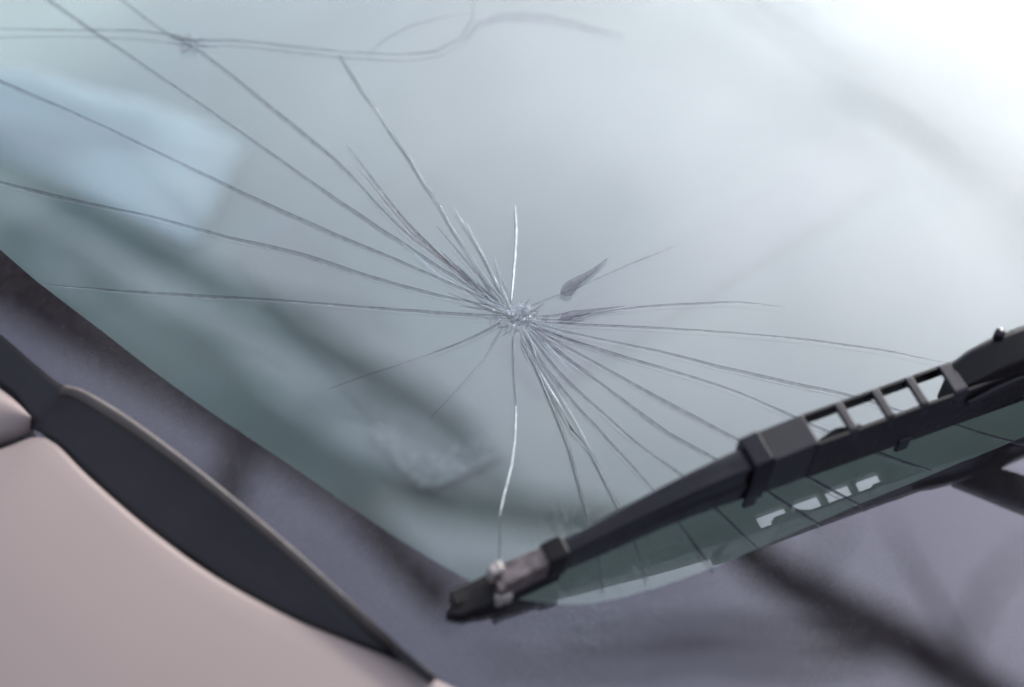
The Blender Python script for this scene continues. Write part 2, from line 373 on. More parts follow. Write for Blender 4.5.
crack([(200, 46), (230, 45), (290, 51), (345, 57), (400, 60), (440, 56), (462, 44)], .4, 'faint', taper=(.05, .3))  # same painted reflection, continued right of the star chip
crack([(339, 51), (343, 57), (352, 73), (380, 113), (412, 163), (440, 206), (470, 255), (497, 298)], .7, 'thin', taper=(.02, .1))
crack([(339, 50), (343.5, 58), (352, 73), (366, 94), (376, 107)], .7, 'bright', (.1, .3), .3, label='bright crack joining the wavy crack along the top'); crack([(376, 107), (390, 129), (407, 153), (422, 178), (432, 192)], .6, 'bright', (.3, .4), .3); crack([(440, 205), (452, 226), (463, 243)], .5, 'bright', (.4, .4), .3)
crack([(368, 53), (385, 38), (410, 25), (440, 17), (470, 12)], .5, 'faint', taper=(.1, .5))
crack([(462, 42), (476, 22), (500, 13), (550, 14), (590, 25), (625, 36)], 1., 'vfaint', taper=(.4, .6), lat=.003)
crack([(345, 143), (372, 176), (402, 216), (440, 254), (488, 297)], .8, taper=(.3, .1))
crack([(350, 160), (385, 200), (412, 232), (450, 262), (480, 290)], .6, 'orange', taper=(.3, .2), label='rust tinted crack among the close bundle upper left of the impact')
crack([(380, 190), (405, 218), (432, 246), (462, 276)], .6, 'orange', taper=(.3, .2))
crack([(437, 226), (458, 250), (478, 274), (500, 302)], .8, taper=(.3, .1))
crack([(440, 250), (462, 270), (490, 300)], .7, taper=(.3, .1)); crack([(404, 244), (420, 256), (440, 274), (455, 283)], .5, 'bright', (.3, .3))
crack([(455, 209), (474, 240), (490, 268), (504, 300)], .8, taper=(.25, .1)); crack([(466, 222), (482, 252), (498, 285)], .5, taper=(.3, .1))
crack([(495, 258), (499, 275), (505, 298)], .7, taper=(.3, .1))
crack([(476, 262), (484, 275), (492, 286)], .6, 'bright', (.3, .3)); crack([(455, 262), (470, 276), (478, 284)], .6, 'bright', (.3, .3))
o = crack([(515, 205), (516, 228), (514.5, 255), (512.5, 280), (511, 300)], .8, 'bright', (.15, .1), .15, lat=.0007, label='bright white crack standing straight up from the impact')
crack([(522, 309), (545, 299), (575, 288), (605, 274), (640, 259), (674, 246)], .45, 'faint', taper=(.05, .4))
crack([(545, 322), (600, 324), (700, 329.5), (800, 338), (880, 349), (948, 363)], .55, taper=(.1, .4))
crack([(562, 322), (575, 316), (610, 310), (640, 306), (700, 302), (740, 301.5), (787, 307)], .5, taper=(.1, .3))
crack([(530, 322), (600, 338), (660, 350), (720, 365), (790, 381), (850, 394), (905, 411), (957, 424), (1000, 437), (1040, 446)], .75, taper=(.08, .01))
crack([(532, 326), (600, 348), (680, 372), (740, 392), (800, 418), (875, 450), (932, 470)], .85, taper=(.08, .1))
crack([(535, 328), (580, 353), (640, 386), (700, 418), (745, 442), (805, 475), (862, 505)], .9, taper=(.08, .05))
crack([(533, 332), (570, 360), (620, 396), (670, 432), (722, 461), (765, 488), (822, 525)], .9, taper=(.08, .05))
crack([(530, 334), (560, 371), (600, 409), (640, 444), (685, 476), (716, 507), (758, 548)], .85, taper=(.08, .05))
crack([(528, 335), (548, 368), (575, 402), (610, 440), (655, 491), (680, 523), (714, 569)], .8, taper=(.08, .05))
crack([(526, 335), (540, 363), (563, 400), (585, 438), (605, 480), (620, 510), (633, 540), (647, 581)], .75, taper=(.08, .05))
crack([(540, 372), (552, 392), (562, 408)], .5, 'bright', (.3, .3), lat=.0004)
crack([(522, 335), (535, 363), (550, 400), (568, 445), (580, 490), (590, 525), (597, 555), (603, 592)], .8, taper=(.08, .05), lat=.0003)
crack([(512, 333), (513, 370), (515.5, 405), (515, 420)], .8, 'thin', (.1, .05), .2, lat=.0005)
crack([(515.5, 405), (514.5, 440), (511, 465), (503, 495), (499.5, 515)], .7, 'bright', (.05, .2), .2, lat=.0006, label='pale crack with painted glint running straight down from the impact')
crack([(499.5, 515), (499, 540), (498, 566)], .8, 'thin', (.1, .1), .2, lat=.0008)
for pl_ in [[(875, 450), (903, 460), (932, 470)], [(957, 424), (1000, 437), (1040, 446)], [(800, 472), (830, 487), (862, 505)], [(765, 488), (793, 506), (822, 525)], [(716, 507), (736, 526), (758, 548)], [(680, 523), (696, 545), (714, 569)],
            [(552, 395), (572, 428), (590, 450), (606, 481), (620, 510), (633, 540), (647, 581)], [(545, 385), (568, 445), (580, 490), (590, 525), (597, 555), (603, 592)], [(522, 338), (535, 363), (546, 388)]]:
    crack(pl_, .34, 'dark', (.15, .15), .1, lat=.0004)
crack([(500, 321), (470, 337), (420, 357), (370, 373), (328, 389)], .35, 'faint', taper=(.02, .3)); crack([(500, 322), (470, 338), (430, 353)], .4, 'thin', taper=(.02, .4))
crack([(503, 326), (494, 340), (484, 358)], .5, 'thin', taper=(.05, .5)); crack([(484, 358), (465, 380), (430, 418)], .35, 'faint', taper=(.1, .5))
for a, r0, r1, kd in [(8, 18, 60, 'thin'), (-3, 15, 75, 'band'), (-14, 16, 48, 'bright'), (-20, 12, 85, 'band'), (-33, 12, 60, 'orange'), (-37, 10, 95, 'thin'), (-44, 14, 70, 'bright'), (-50, 12, 50, 'band'),
                      (-57, 14, 90, 'thin'), (-64, 10, 42, 'bright'), (-75, 12, 40, 'thin'), (-98, 8, 30, 'thin'), (112, 10, 55, 'thin'), (120, 12, 46, 'bright'), (126, 12, 70, 'thin'), (133, 10, 60, 'band'),
                      (140, 12, 84, 'thin'), (146, 10, 50, 'bright'), (152, 12, 62, 'band'), (160, 10, 74, 'thin'), (168, 8, 60, 'thin'), (178, 8, 45, 'thin'), (205, 6, 22, 'thin'), (228, 6, 24, 'thin'), (60, 8, 22, 'thin'), (30, 6, 30, 'thin')]:
    ca, sa = math.cos(math.radians(a)), -math.sin(math.radians(a)); w_ = rng.uniform(-3, 3)
    crack([(518+ca*r0, 318+sa*r0*.8), (518+ca*(r0+r1)/2 - sa*w_, 318+sa*(r0+r1)/2 + ca*w_), (518+ca*r1, 318+sa*r1)], .5, kd, (.2, .5), .5)

def flat(name, px, mat, h=T_OUT-.0004, tilt=.0006, label=None):
    """shell-shaped fracture plane inside the ply: a closed outline, its rim at the surface and its heart deeper"""
    P = spline(px+[px[0]], 4)[:-1]; c = sum(P)/len(P); n = len(P)
    V = [at(*q, h) for q in P] + [at(*(c+(q-c)*.5), h-tilt) for q in P] + [at(*c, h-tilt)]
    Fc = [(i, (i+1) % n, n+(i+1) % n, n+i) for i in range(n)] + [(n+i, n+(i+1) % n, 2*n) for i in range(n)]
    o = mesh(name, V, Fc, mat, ws)
    if label: o['label'] = label
    return o
flat('shell_fracture', [(560, 293), (563, 285), (573, 278), (590, 270), (609, 257), (597, 270), (583, 282), (576, 288), (571, 296), (566, 297)], M['flake'], label='dark fin shaped fracture right of the impact, pointing up')
flat('shell_fracture', [(559, 319), (563, 313), (578, 310), (600, 308), (626, 306), (602, 310.5), (586, 314), (577, 319), (568, 320)], M['flake'], label='dark fin shaped fracture right of the impact, pointing right')
for i in range(46):   # crushed chips round the impact
    a = rng.uniform(0, 2*math.pi); r = min(22, abs(rng.normal(0, 11)) + 3); s = rng.uniform(1.5, 5.5)
    cx, cy_ = 518 + math.cos(a)*r*1.25, 316 + math.sin(a)*r*.8; k = rng.integers(3, 6); a0 = rng.uniform(0, 6)
    px = [(cx + math.cos(a0+6.283*j/k)*s*rng.uniform(.6, 1.3), cy_ + math.sin(a0+6.283*j/k)*s*rng.uniform(.5, 1.1)) for j in range(k)]
    V = [at(*q, T_OUT - rng.uniform(.0001, .0013)) for q in px]
    mesh('glass_chip', V, [tuple(range(k))], M[['shard', 'faint'][i % 2]], ws, False)
for i in range(60):   # crushed powder-like splinters at the heart
    a = rng.uniform(0, 2*math.pi); r = abs(rng.normal(0, 9)) + 1; s = rng.uniform(.8, 2.6)
    cx, cy_ = 516 + math.cos(a)*r*1.3, 315 + math.sin(a)*r*.75
    V = [at(cx + math.cos(a0)*s*rng.uniform(.5, 1.5), cy_ + math.sin(a0)*s*rng.uniform(.4, 1.1), T_OUT - rng.uniform(.0001, .0009)) for a0 in (.2, 2.2, 4.1)]
    mesh('glass_splinter', V, [(0, 1, 2)], M[['powder', 'shard', 'powder', 'faint'][i % 4]], ws, False)
mesh('glass_chip', [at(515, 313, .0020), at(521, 300, .0021), at(533, 316, .0014)], [(0, 1, 2)], M['shard'], ws, False)['label'] = 'triangular chip of glass at the heart of the impact'
for a, r in [(150, 32), (165, 26), (172, 20), (200, 14), (215, 10), (240, 26), (255, 14), (20, 16), (335, 28), (320, 18), (120, 18), (130, 12), (300, 12)]:   # small star where two cracks cross
    ca, sa = math.cos(math.radians(a)), -math.sin(math.radians(a))
    crack([(193+ca*2, 41+sa*2), (193+ca*r*.5+rng.uniform(-1, 1), 41+sa*r*.4), (193+ca*r, 41+sa*r*.5)], .3, 'thin', (.1, .6), .3)
flat('shell_fracture', [(172, 42), (186, 45), (199, 52), (195, 55), (188, 50), (183, 54), (178, 47)], M['faint'])
mesh('glass_chip', [at(188, 40, .002), at(193, 38.5, .0021), at(200, 41.5, .0018), at(194, 42, .0016)], [(0, 1, 2, 3)], M['line'], ws, False)

# ------------------------------------------------------------------ dashboard and cabin
def dash_z(y, x): return -.030 - .10*max(0, y)*1.0
V = []; Fc = []; nx, ny = 40, 26
for j in range(ny+1):
    for i in range(nx+1):
        x = -.24 + 1.42*i/nx; yy = -.22 + 1.08*j/ny
        # world: slopes gently, well under the glass; hood bump over the instruments
        p = W((x, -.22, surf(x, -.22))); wy = p[1] + 1.08*j/ny
        wz = p[2] - .050 + .055*math.sin(min(1, j/ny*1.6)*math.pi/2) + .045*math.exp(-((x-.30)/.17)**2)*math.exp(-((j/ny-.75)/.18)**2)
        if j > ny-3: wz -= .04*(j-ny+3)**2
        V.append((x, wy, wz))
for j in range(ny):
    for i in range(nx):
        a = j*(nx+1)+i; Fc.append((a, a+1, a+nx+2, a+nx+1))
dash = mesh('dashboard', V, Fc, [M['dash'], M['dashlow']], car, True, [1 if k//nx < 7 else 0 for k in range(len(Fc))], world=True)
def dash_pt(px, py, up=.002):
    d = WD(ray(px, py)); p0 = W(CAM); t = 1.0
    for _ in range(400):
        p = p0 + d*t
        x = p[0]; q = W((x, -.22, surf(x, -.22))); jj = (p[1]-q[1])/1.08
        wz = q[2] - .050 + .055*math.sin(min(1, max(0, jj)*1.6)*math.pi/2) + .045*math.exp(-((x-.30)/.17)**2)*math.exp(-((jj-.75)/.18)**2)
        if p[2] <= wz + up: break
        t += .001
    return p
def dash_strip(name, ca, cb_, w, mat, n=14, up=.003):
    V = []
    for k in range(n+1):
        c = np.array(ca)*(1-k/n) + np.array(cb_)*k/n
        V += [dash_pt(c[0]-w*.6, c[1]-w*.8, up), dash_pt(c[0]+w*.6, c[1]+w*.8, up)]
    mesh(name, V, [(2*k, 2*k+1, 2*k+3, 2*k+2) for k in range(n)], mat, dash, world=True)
dash_strip('painted_reflection_band', (520, 370), (880, 150), 32, M['reflband'])  # darker strip added to paint a soft diagonal reflection onto the dashboard
for i in range(9):    # defroster slots near the glass
    x0 = -.05 + i*.12; q = W((x0, -.16, surf(x0, -.16)))
    z = q[2] - .012-.045
    mesh('defroster_slot', [(x0, q[1]+.02, z+.012), (x0+.10, q[1]+.02, z+.012), (x0+.10, q[1]+.035, z+.0135), (x0, q[1]+.035, z+.0135),
                            (x0, q[1]+.02, z+.006), (x0+.10, q[1]+.02, z+.006), (x0+.10, q[1]+.035, z+.006), (x0, q[1]+.035, z+.006)],
         [(0,1,2,3),(4,7,6,5),(0,4,5,1),(1,5,6,2),(2,6,7,3),(3,7,4,0)], M['dark'], dash, False, world=True)
def box(name, lo, hi, mat, parent, bevel=0., rot=None):
    x0, y0, z0 = lo; x1, y1, z1 = hi
    V = [(x0,y0,z0),(x1,y0,z0),(x1,y1,z0),(x0,y1,z0),(x0,y0,z1),(x1,y0,z1),(x1,y1,z1),(x0,y1,z1)]
    return mesh(name, V, [(0,3,2,1),(4,5,6,7),(0,1,5,4),(1,2,6,5),(2,3,7,6),(3,0,4,7)], mat, parent, bool(bevel), world=True, bevel=bevel, seg=4)
for x in (-.02, .60):
    s = box('seat', (x, 1.0, .45), (x+.46, 1.14, 1.12), M['seat'], car, .05)
    box('headrest', (x+.11, 1.03, 1.14), (x+.35, 1.12, 1.32), M['seat'], s, .04)
box('cabin_floor', (-.24, -.2, .40), (1.18, 1.6, .44), M['dark'], car)
box('rear_cabin_wall', (-.24, 1.6, .40), (1.18, 1.64, 1.02), M['dark'], car)
# paper slip lying on the dashboard behind the glass
pp = [dash_pt(*q, .003) for q in [(228, 250), (300, 222), (503, 458), (432, 494)]]
slip = empty('paper_slip', pp[3], 'faint printed paper slip on the dashboard behind the glass, lower left of the impact', 'paper')
def quad_slab(name, q, th, mat, parent):
    up = np.array([0, 0, th]); V = [p for p in q] + [p+up for p in q]
    o = mesh(name, V, [(3,2,1,0),(4,5,6,7),(0,1,5,4),(1,2,6,5),(2,3,7,6),(3,0,4,7)], mat, parent, False, world=True)
    o.data.uv_layers.new(); return o
quad_slab('sheet', pp, .0006, M['paper'], slip)
qq = [dash_pt(*q, .0042) for q in [(368, 430), (392, 416), (440, 480), (420, 490)]]
quad_slab('printed_block', qq, .0004, M['print'], slip)
qq = [dash_pt(*q, .0042) for q in [(405, 468), (478, 432), (499, 456), (432, 490)]]
quad_slab('printed_block', qq, .0004, M['print'], slip)

cq = [(-70, 60), (60, 84), (248, 142), (244, 152), (200, 236), (188, 238), (60, 178), (-70, 126)]
cl = [np.array(cq[i], float)*(1-k/6) + np.array(cq[(i+1) % 8], float)*k/6 for i in range(8) for k in range(6)]
cp = [dash_pt(*q, .004) for q in cl]; cmid = sum(cp)/len(cp); nC = len(cp); Vc = []
for k, (f, up) in enumerate([(1, -.003), (1, .002), (.93, .007), (.7, .009), (.4, .012)]):
    Vc += [cmid + (p-cmid)*f + np.array([0, 0, up + (.002*math.sin(i*1.3+k) if 0 < k < 4 else 0)]) for i, p in enumerate(cp)]
Fcl = [(k*nC+i, k*nC+(i+1) % nC, (k+1)*nC+(i+1) % nC, (k+1)*nC+i) for k in range(4) for i in range(nC)] + [tuple(4*nC+i for i in range(nC))]
bright_patch = mesh('bright_patch', Vc, Fcl, M['white'], None, world=True)  # invented sheet on the dashboard, its pale colour stands in for a bright patch
tag(bright_patch, 'added pale blue sheet standing for a bright patch behind the glass near the top left corner', 'bright_patch')
# ------------------------------------------------------------------ body beside the windshield
TOPE = [(-90, 262), (-40, 302), (0, 332), (36, 363), (62, 383), (84, 390), (120, 411), (165, 443), (220, 486), (290, 545), (350, 600), (400, 646), (433, 674)]
BOTE = [(-90, 318), (-40, 358), (0, 386), (16, 400), (28, 424), (44, 433), (92, 478), (150, 528), (215, 575), (290, 616), (350, 641), (400, 660), (440, 680)]
def resample(px, n):
    P = spline(px, 3); return [P[int(round(i*(len(P)-1)/(n-1)))] for i in range(n)]
NS = 70
te, be = [], []
for i in range(len(TOPE)-1):
    for j in range(6):
        te.append(None)
def pair(A, B, k=7):
    a = [np.array(p, float) for p in A]; b = [np.array(p, float) for p in B]; ra, rb = [], []
    def cr4(P, i, t):
        p0, p1, p2, p3 = P[max(i-1, 0)], P[i], P[i+1], P[min(i+2, len(P)-1)]
        return .5*((2*p1)+(-p0+p2)*t+(2*p0-5*p1+4*p2-p3)*t*t+(-p0+3*p1-3*p2+p3)*t**3)
    for i in range(len(a)-1):
        for j in range(k): ra.append(cr4(a, i, j/k)); rb.append(cr4(b, i, j/k))
    ra.append(a[-1]); rb.append(b[-1]); return ra, rb
ta, tb = pair(TOPE, BOTE)
rings, lip = [], []
for a, b in zip(ta, tb):
    A = at(*a, .012); Bp = at(*b, .002); wv = Bp - A; wl = np.linalg.norm(wv); dr = wv/max(wl, 1e-6)
    z = np.array([0, 0, 1.]); lw = min(.0042, wl*.35)
    p1 = A + dr*lw; p1 = p1 - z*.0005
    rings.append([A - z*.013 - dr*.001, A - z*.0012, p1 - z*.0015, p1 + (Bp-p1)*.30 - z*.0022, p1 + (Bp-p1)*.62 - z*.0008, p1+(Bp-p1)*.88, Bp - z*.001, Bp - z*.008 - dr*.002])
    if a[0] > 64: lip.append([A - z*.002 - dr*.0002, A, A + dr*lw*.5 + z*.0008, p1 + z*.0002, p1 - z*.0025])
V, Fc = loft(rings); trim = mesh('pillar_trim', V, Fc, M['trim'], car); trim['label'] = 'matt black lens shaped trim between windshield and painted body'
V, Fc = loft(lip); mesh('rubber_lip', V, Fc, M['trimedge'], trim)
# fender skin: from its rolled edge outward and down
FE = [(-70, 470), (-30, 456), (0, 447), (24, 438), (40, 434), (58, 442), (92, 476), (150, 526), (215, 573), (290, 614), (350, 639), (400, 658), (440, 678), (500, 704), (600, 735), (760, 775)]
fe = spline(FE, 8); ed = [at(*q, .0045) for q in fe]; rings = []
outd = np.array([-.80, -.60, 0.])
for i, e in enumerate(ed):
    row = [e - np.array([0, 0, .012]) - outd*.001, e - np.array([0, 0, .0022]), e + outd*.0012 - np.array([0, 0, .0004])]
    for d in [.004, .012, .03, .06, .1, .15, .21, .28, .36, .45]:
        row.append(e + outd*d + np.array([0, 0, .0 - .9*d*d - .04*d]))
    gd = np.array([0, -math.sin(SLOPE), -math.cos(SLOPE)])
    for dn in (.06, .16, .30, .48): row.append(e + outd*(.45 + .06*min(dn/.2, 1)) + np.array([0, 0, -.2]) + gd*dn)
    rings.append(row)
V, Fc = loft(rings, closed=False); fen = mesh('fender', V, orient(V, Fc), M['paint'], car); fen['label'] = 'pinkish silver painted body panel below the black trim'
# hood and the plastic panel between it and the glass, in front of the windshield
V = []; Fc = []; hx, hy = 24, 16
for j in range(hy+1):
    for i in range(hx+1):
        x = -.10 + 1.36*i/hx; p = W((x, -.37, surf(x, -.37) - .02)); f = j/hy
        V.append((x, p[1] - .05 - .95*f, p[2] - .02*min(1, j) - .10*f - .12*f*f + .03*math.sin(math.pi*i/hx)))
for j in range(hy):
    for i in range(hx):
        a = j*(hx+1)+i; Fc.append((a, a+hx+1, a+hx+2, a+1))
hd = mesh('hood', V, Fc, M['paint'], car, world=True); so = hd.modifiers.new('thickness', 'SOLIDIFY'); so.thickness = .012; so.offset = -1
V = []
for i in range(hx+1):
    x = -.10 + 1.36*i/hx; p = W((x, -.33, surf(x, -.33) - .012)); q = W((x, -.37, surf(x, -.37) - .03))
    V += [p, (q[0], q[1]-.06, q[2]-.015), (q[0], q[1]-.06, q[2]-.06), (p[0], p[1], p[2]-.06)]
Vc, Fp = loft([V[4*i:4*i+4] for i in range(hx+1)])
mesh('cowl_panel', Vc, Fp, M['trim'], car, world=True)
# end of the painted pillar above the gap
PA = [(-70, 330), (-30, 362), (0, 388), (14, 400), (24, 412), (30, 424)]
PB = [(-70, 462), (-30, 449), (0, 439), (12, 436), (22, 433), (30, 429)]
pa, pb = pair(PA, PB, 4); rings = []
for a, b in zip(pa, pb):
    A = at(*a, .001); Bp = at(*b, .003); z = np.array([0, 0, 1.])
    rings.append([A - z*.01] + [A + (Bp-A)*k + z*.007*math.sin(math.pi*k)**.7 for k in (0, .08, .2, .35, .5, .65, .8, .92, 1)] + [Bp - z*.01])
V, Fc = loft(rings); pl = mesh('pillar_panel', V, Fc, M['paint'], car); pl['label'] = 'small rounded painted panel end left of the black trim'

# ------------------------------------------------------------------ wiper
P0 = at(475, 607); P1 = at(1024, 404)
TT = (P1-P0)/np.linalg.norm(P1-P0); NN = np.array([0, 0, 1.]); NN -= TT*(NN@TT); NN /= np.linalg.norm(NN); SS = np.cross(NN, TT)
def bf(t, s, h):
    """blade frame in millimetres: along the blade, up the slope, off the glass"""
    return P0 + TT*t*.001 + SS*s*.001 + NN*h*.001
wip = empty('windshield_wiper', W(P0), 'black windshield wiper lying across the lower right of the cracked glass', 'wiper')
def prof(secs, name, mat, parent, bevel=.0004, seg=2, smooth=True):
    """secs: list of (t, [(s,h)...])"""
    V, Fc = loft([[bf(t, s, h) for s, h in r] for t, r in secs])
    return mesh(name, V, Fc, mat, parent, smooth, bevel=bevel, seg=seg)
def gl_h(t, s):      # height of the glass (outer ply) under a blade-frame point
    p = bf(t, s, 0); return (surf(p[0], p[1]) + T_OUT - p[2])*1000
# rubber squeegee and its carrier, following the glass
rb = []
for t in list(range(-8, 505, 12)):
    g0 = gl_h(t, 6); e = min(1, max(.25, (t+14)/60))
    rb.append((t, [(5.6, g0+.05), (6.6, g0+.05), (7.2, g0+4*e), (8.4, g0+5.5*e), (7.6, g0+13*e), (1.2, g0+13*e), (2.6, g0+6*e), (5.2, g0+4*e)]))
blade = prof(rb, 'rubber_blade', M['rubber'], wip, .0003, 1)
cb = []
for t in list(range(18, 500, 12)):
    g0 = gl_h(t, 0); e = min(1, max(.3, (t+8)/60)); b0 = max(1., g0) + 12.6*e
    cb.append((t, [(.2, b0+3.0*e), (1.5, b0), (7.4, b0), (7.4, b0+2), (4, b0+5*e), (.2, b0+5*e)]))
prof(cb, 'carrier_strip', M['plastic2'], blade, .0002, 1)
# ragged dark end of the rubber
g0 = gl_h(-6, 0)
prof([(-12, [(-1, 1), (1.5, .8), (2, 2), (0, 3)]), (-9, [(-3, .6), (2.5, .3), (3.4, 3.4), (-2, 4.2)]), (-7, [(-3.6, .6), (2, .5), (4.6, 4.4), (-3.4, 4.6)]), (-3, [(-4, .8), (3, .5), (4.4, 5.6), (-3.6, 6.4)]), (1, [(-4.6, 1), (4, .6), (5, 6.4), (-4.4, 7.6)]),
      (5, [(-4.4, 1.5), (4.4, 1), (4.6, 8.6), (-4.6, 8.8)]), (12, [(-4.4, 2), (4.4, 1.4), (4.6, 10.6), (-4.6, 10.8)]), (22, [(-4.2, 3), (4.2, 2), (4.4, 12), (-4.4, 12)]), (34, [(-4, 5), (4, 5), (4, 11), (-4, 11)])], 'blade_end_cap', M['rubber'], wip, .0006, 3)
# end claw of weathered metal
clip = prof([(9, [(-4.6, 10), (4.6, 10), (5.2, 17), (4, 18.5), (-4, 18.5), (-5, 15.5)]), (14, [(-5, 11), (5, 11), (5, 17), (4, 20.3), (-4, 20.3), (-5, 17)]), (29, [(-4.6, 14), (4.6, 14), (4.6, 20.5), (3.8, 23.8), (-3.8, 23.8), (-4.6, 20.5)])], 'end_claw', M['clip'], wip, .0006, 3)
prof([(5.5, [(-6, 5.5), (-3, 5), (-3, 13), (-6, 13)]), (12.5, [(-6.4, 6), (-3, 5.5), (-3, 12), (-6.4, 12)])], 'claw_hook', M['clipbright'], clip, .001, 3)
prof([(6, [(1, 12), (6, 11), (6, 19.5), (1, 20)]), (11, [(1, 13), (6.4, 12), (6.2, 21), (1, 21.5)])], 'claw_hook', M['clipbright'], clip, .001, 3)
prof([(6.5, [(-5, 10), (-1, 10.5), (-1, 18), (-5, 17.5)]), (9.4, [(-5, 10), (-1, 10.5), (-1, 18.6), (-5, 18)])], 'claw_hook', M['clip'], clip, .0008, 3)
prof([(27, [(-5.6, 12), (5.4, 12), (5.2, 22), (4.2, 25), (-4.2, 25), (-5.2, 22)]), (32, [(-5.8, 12), (5.6, 12), (5.4, 23.6), (4.4, 26.4), (-4.4, 26.4), (-5.4, 23.6)]), (35.5, [(-5.2, 13), (5.2, 13), (5, 24), (4, 26.8), (-4, 26.8), (-5, 24)])], 'rivet_collar', M['plastic2'], wip, .0008, 3)
# curved channel arm from the claw up to the bridge
ys = []
for t, h, w, d in [(31, 22.5, 3.0, 11.5), (40, 25.2, 3.3, 13), (52, 29, 3.6, 14.5), (64, 32.8, 3.9, 15.5), (76, 36.6, 4.2, 17), (88, 39.6, 4.5, 18.5), (100, 42, 4.8, 20.5), (112, 43.6, 5.2, 22), (122, 44.4, 5.5, 23)]:
    ys.append((t, [(-w, h-d), (-w-.9, h-d+.2), (-w-.9, h-d*.55), (-w-.1, h-d*.5), (-w-.1, h-1.0), (-w+.6, h-.1), (0, h+.5), (w-.6, h-.1), (w, h-1.0), (w, h-d)]))
prof(ys, 'channel_arm', M['plastic'], wip, .0003, 2)
# bridge: collar, cover plate, two rails, rungs
BH = 47.6
br = prof([(111, [(-7.6, 21), (-6.2, 21), (-6.2, 42), (6.2, 42), (6.2, 24), (7.4, 24), (7.6, 45.5), (6.4, BH+.4), (-6.4, BH+.4), (-7.6, 45.5)]),
           (118.5, [(-7.8, 21), (-6.2, 21), (-6.2, 42), (6.2, 42), (6.2, 24), (7.6, 24), (7.9, 46.5), (6.6, BH+1.6), (-6.6, BH+1.6), (-7.9, 46.5)])], 'bridge_collar', M['plastic'], wip, .0009, 3)
pl = prof([(119.2, [(-7.1, 22.5), (-6, 22.5), (-6, 45), (6, 45), (6, 30), (7.1, 30), (7.1, BH-.2), (-7.1, BH-.2)]),
           (138.6, [(-7.1, 22.5), (-6, 22.5), (-6, 46.8), (6, 46.8), (6, 34), (7.1, 34), (7.1, BH+1.2), (-7.1, BH+1.2)])], 'cover_plate', M['plastic'], wip, .0005, 3)
def rail(name, s0, s1, hb, t0=138.4, t1=262):
    secs = []
    for k in range(9):
        t = t0 + (t1-t0)*k/8; top = BH + .9 - .9*(k/8) + (2.5*((k-5)/3)**2 if k > 5 else 0)
        secs.append((t, [(s0, hb(t)), (s1, hb(t)), (s1, top-.5), (s0, top-.5)]))
    return prof(secs, name, M['plastic2'], wip, .0003, 2)
rail('front_rail', -7.4, -6.0, lambda t: 22.5 - .025*(t-138))
rail('back_rail', 6.0, 7.4, lambda t: 41.0 - .004*(t-138))
def rung(t, w, hh=BH+1.3):
    o = prof([(t-w/2, [(-7.6, hh-8), (-5.6, hh-8), (-5.0, hh-2.4), (5.0, hh-2.4), (5.6, hh-6), (7.6, hh-6), (7.6, hh-1.4), (6.4, hh-.2), (-6.4, hh-.2), (-7.6, hh-1.4)]),
              (t+w/2, [(-7.6, hh-8), (-5.6, hh-8), (-5.0, hh-2.4), (5.0, hh-2.4), (5.6, hh-6), (7.6, hh-6), (7.6, hh-1.4), (6.4, hh-.2), (-6.4, hh-.2), (-7.6, hh-1.4)])], 'rung', M['plastic'], wip, .0006, 3)
    return o
rung(154.5, 3.6); rung(171.3, 3.6); rung(187.0, 3.6); rr = rung(204.0, 6.4); rr['label'] = 'widest rung, next to the wiper arm joint'
# inner lever seen through the first opening
prof([(139, [(-5.6, 30), (-1, 30), (-1, 36), (-5.6, 36)]), (152, [(-5.6, 34), (0, 34), (1, 40), (-5.6, 40)]), (162, [(-5.6, 38), (-2, 38), (-2, 42), (-5.6, 42)])], 'inner_lever', M['plastic2'], wip, .0008, 2)
# small feet of the claws under the rails
for t in (113.5, 183.5):
    prof([(t-3, [(-8.2, 17), (-6.2, 17), (-6.2, 26), (-8.2, 26)]), (t+3, [(-8.2, 17), (-6.2, 17), (-6.2, 26), (-8.2, 26)])], 'claw_foot', M['plastic'], wip, .0008, 3)
# joint to the wiper arm
prof([(206, [(-6, 24), (6, 24), (6.5, 48), (4, 50), (-4.5, 46), (-6.5, 42)]), (214, [(-7, 24), (7, 24), (8, 51), (5, 54.5), (-5, 50), (-7.5, 43)]), (224, [(-7.5, 24), (7.5, 24), (8.6, 53.5), (5.5, 57), (-5.5, 53), (-8, 45)]),
      (238, [(-8, 24), (8, 24), (9, 54), (6, 57.5), (-6, 55), (-8.6, 47)]), (256, [(-8, 24), (8, 24), (9, 54), (6, 58), (-6, 57), (-8.6, 50)]), (285, [(-7, 26), (7, 26), (7, 48), (4, 50), (-4, 50), (-7, 48)])], 'arm_joint', M['plastic2'], wip, .0016, 4)
prof([(208, [(-9.2, 37), (-7, 37), (-7, 40), (-9.2, 40)]), (218, [(-9.6, 39.5), (-7, 39.5), (-7, 44), (-9.6, 44)]), (230, [(-9.8, 41), (-7, 41), (-7, 46), (-9.8, 46)]), (250, [(-9.8, 41), (-7, 41), (-7, 46.5), (-9.8, 46.5)]), (270, [(-9.2, 38), (-7, 38), (-7, 42), (-9.2, 42)])], 'joint_flange', M['plastic'], wip, .0012, 3)
V, Fc = tube([bf(226, 6, 56), bf(226, 6, 60.5), bf(226, 6, 61.2)], [.0022, .0021, .0009], 12); mesh('pivot_pin', V, Fc, M['plastic'], wip)
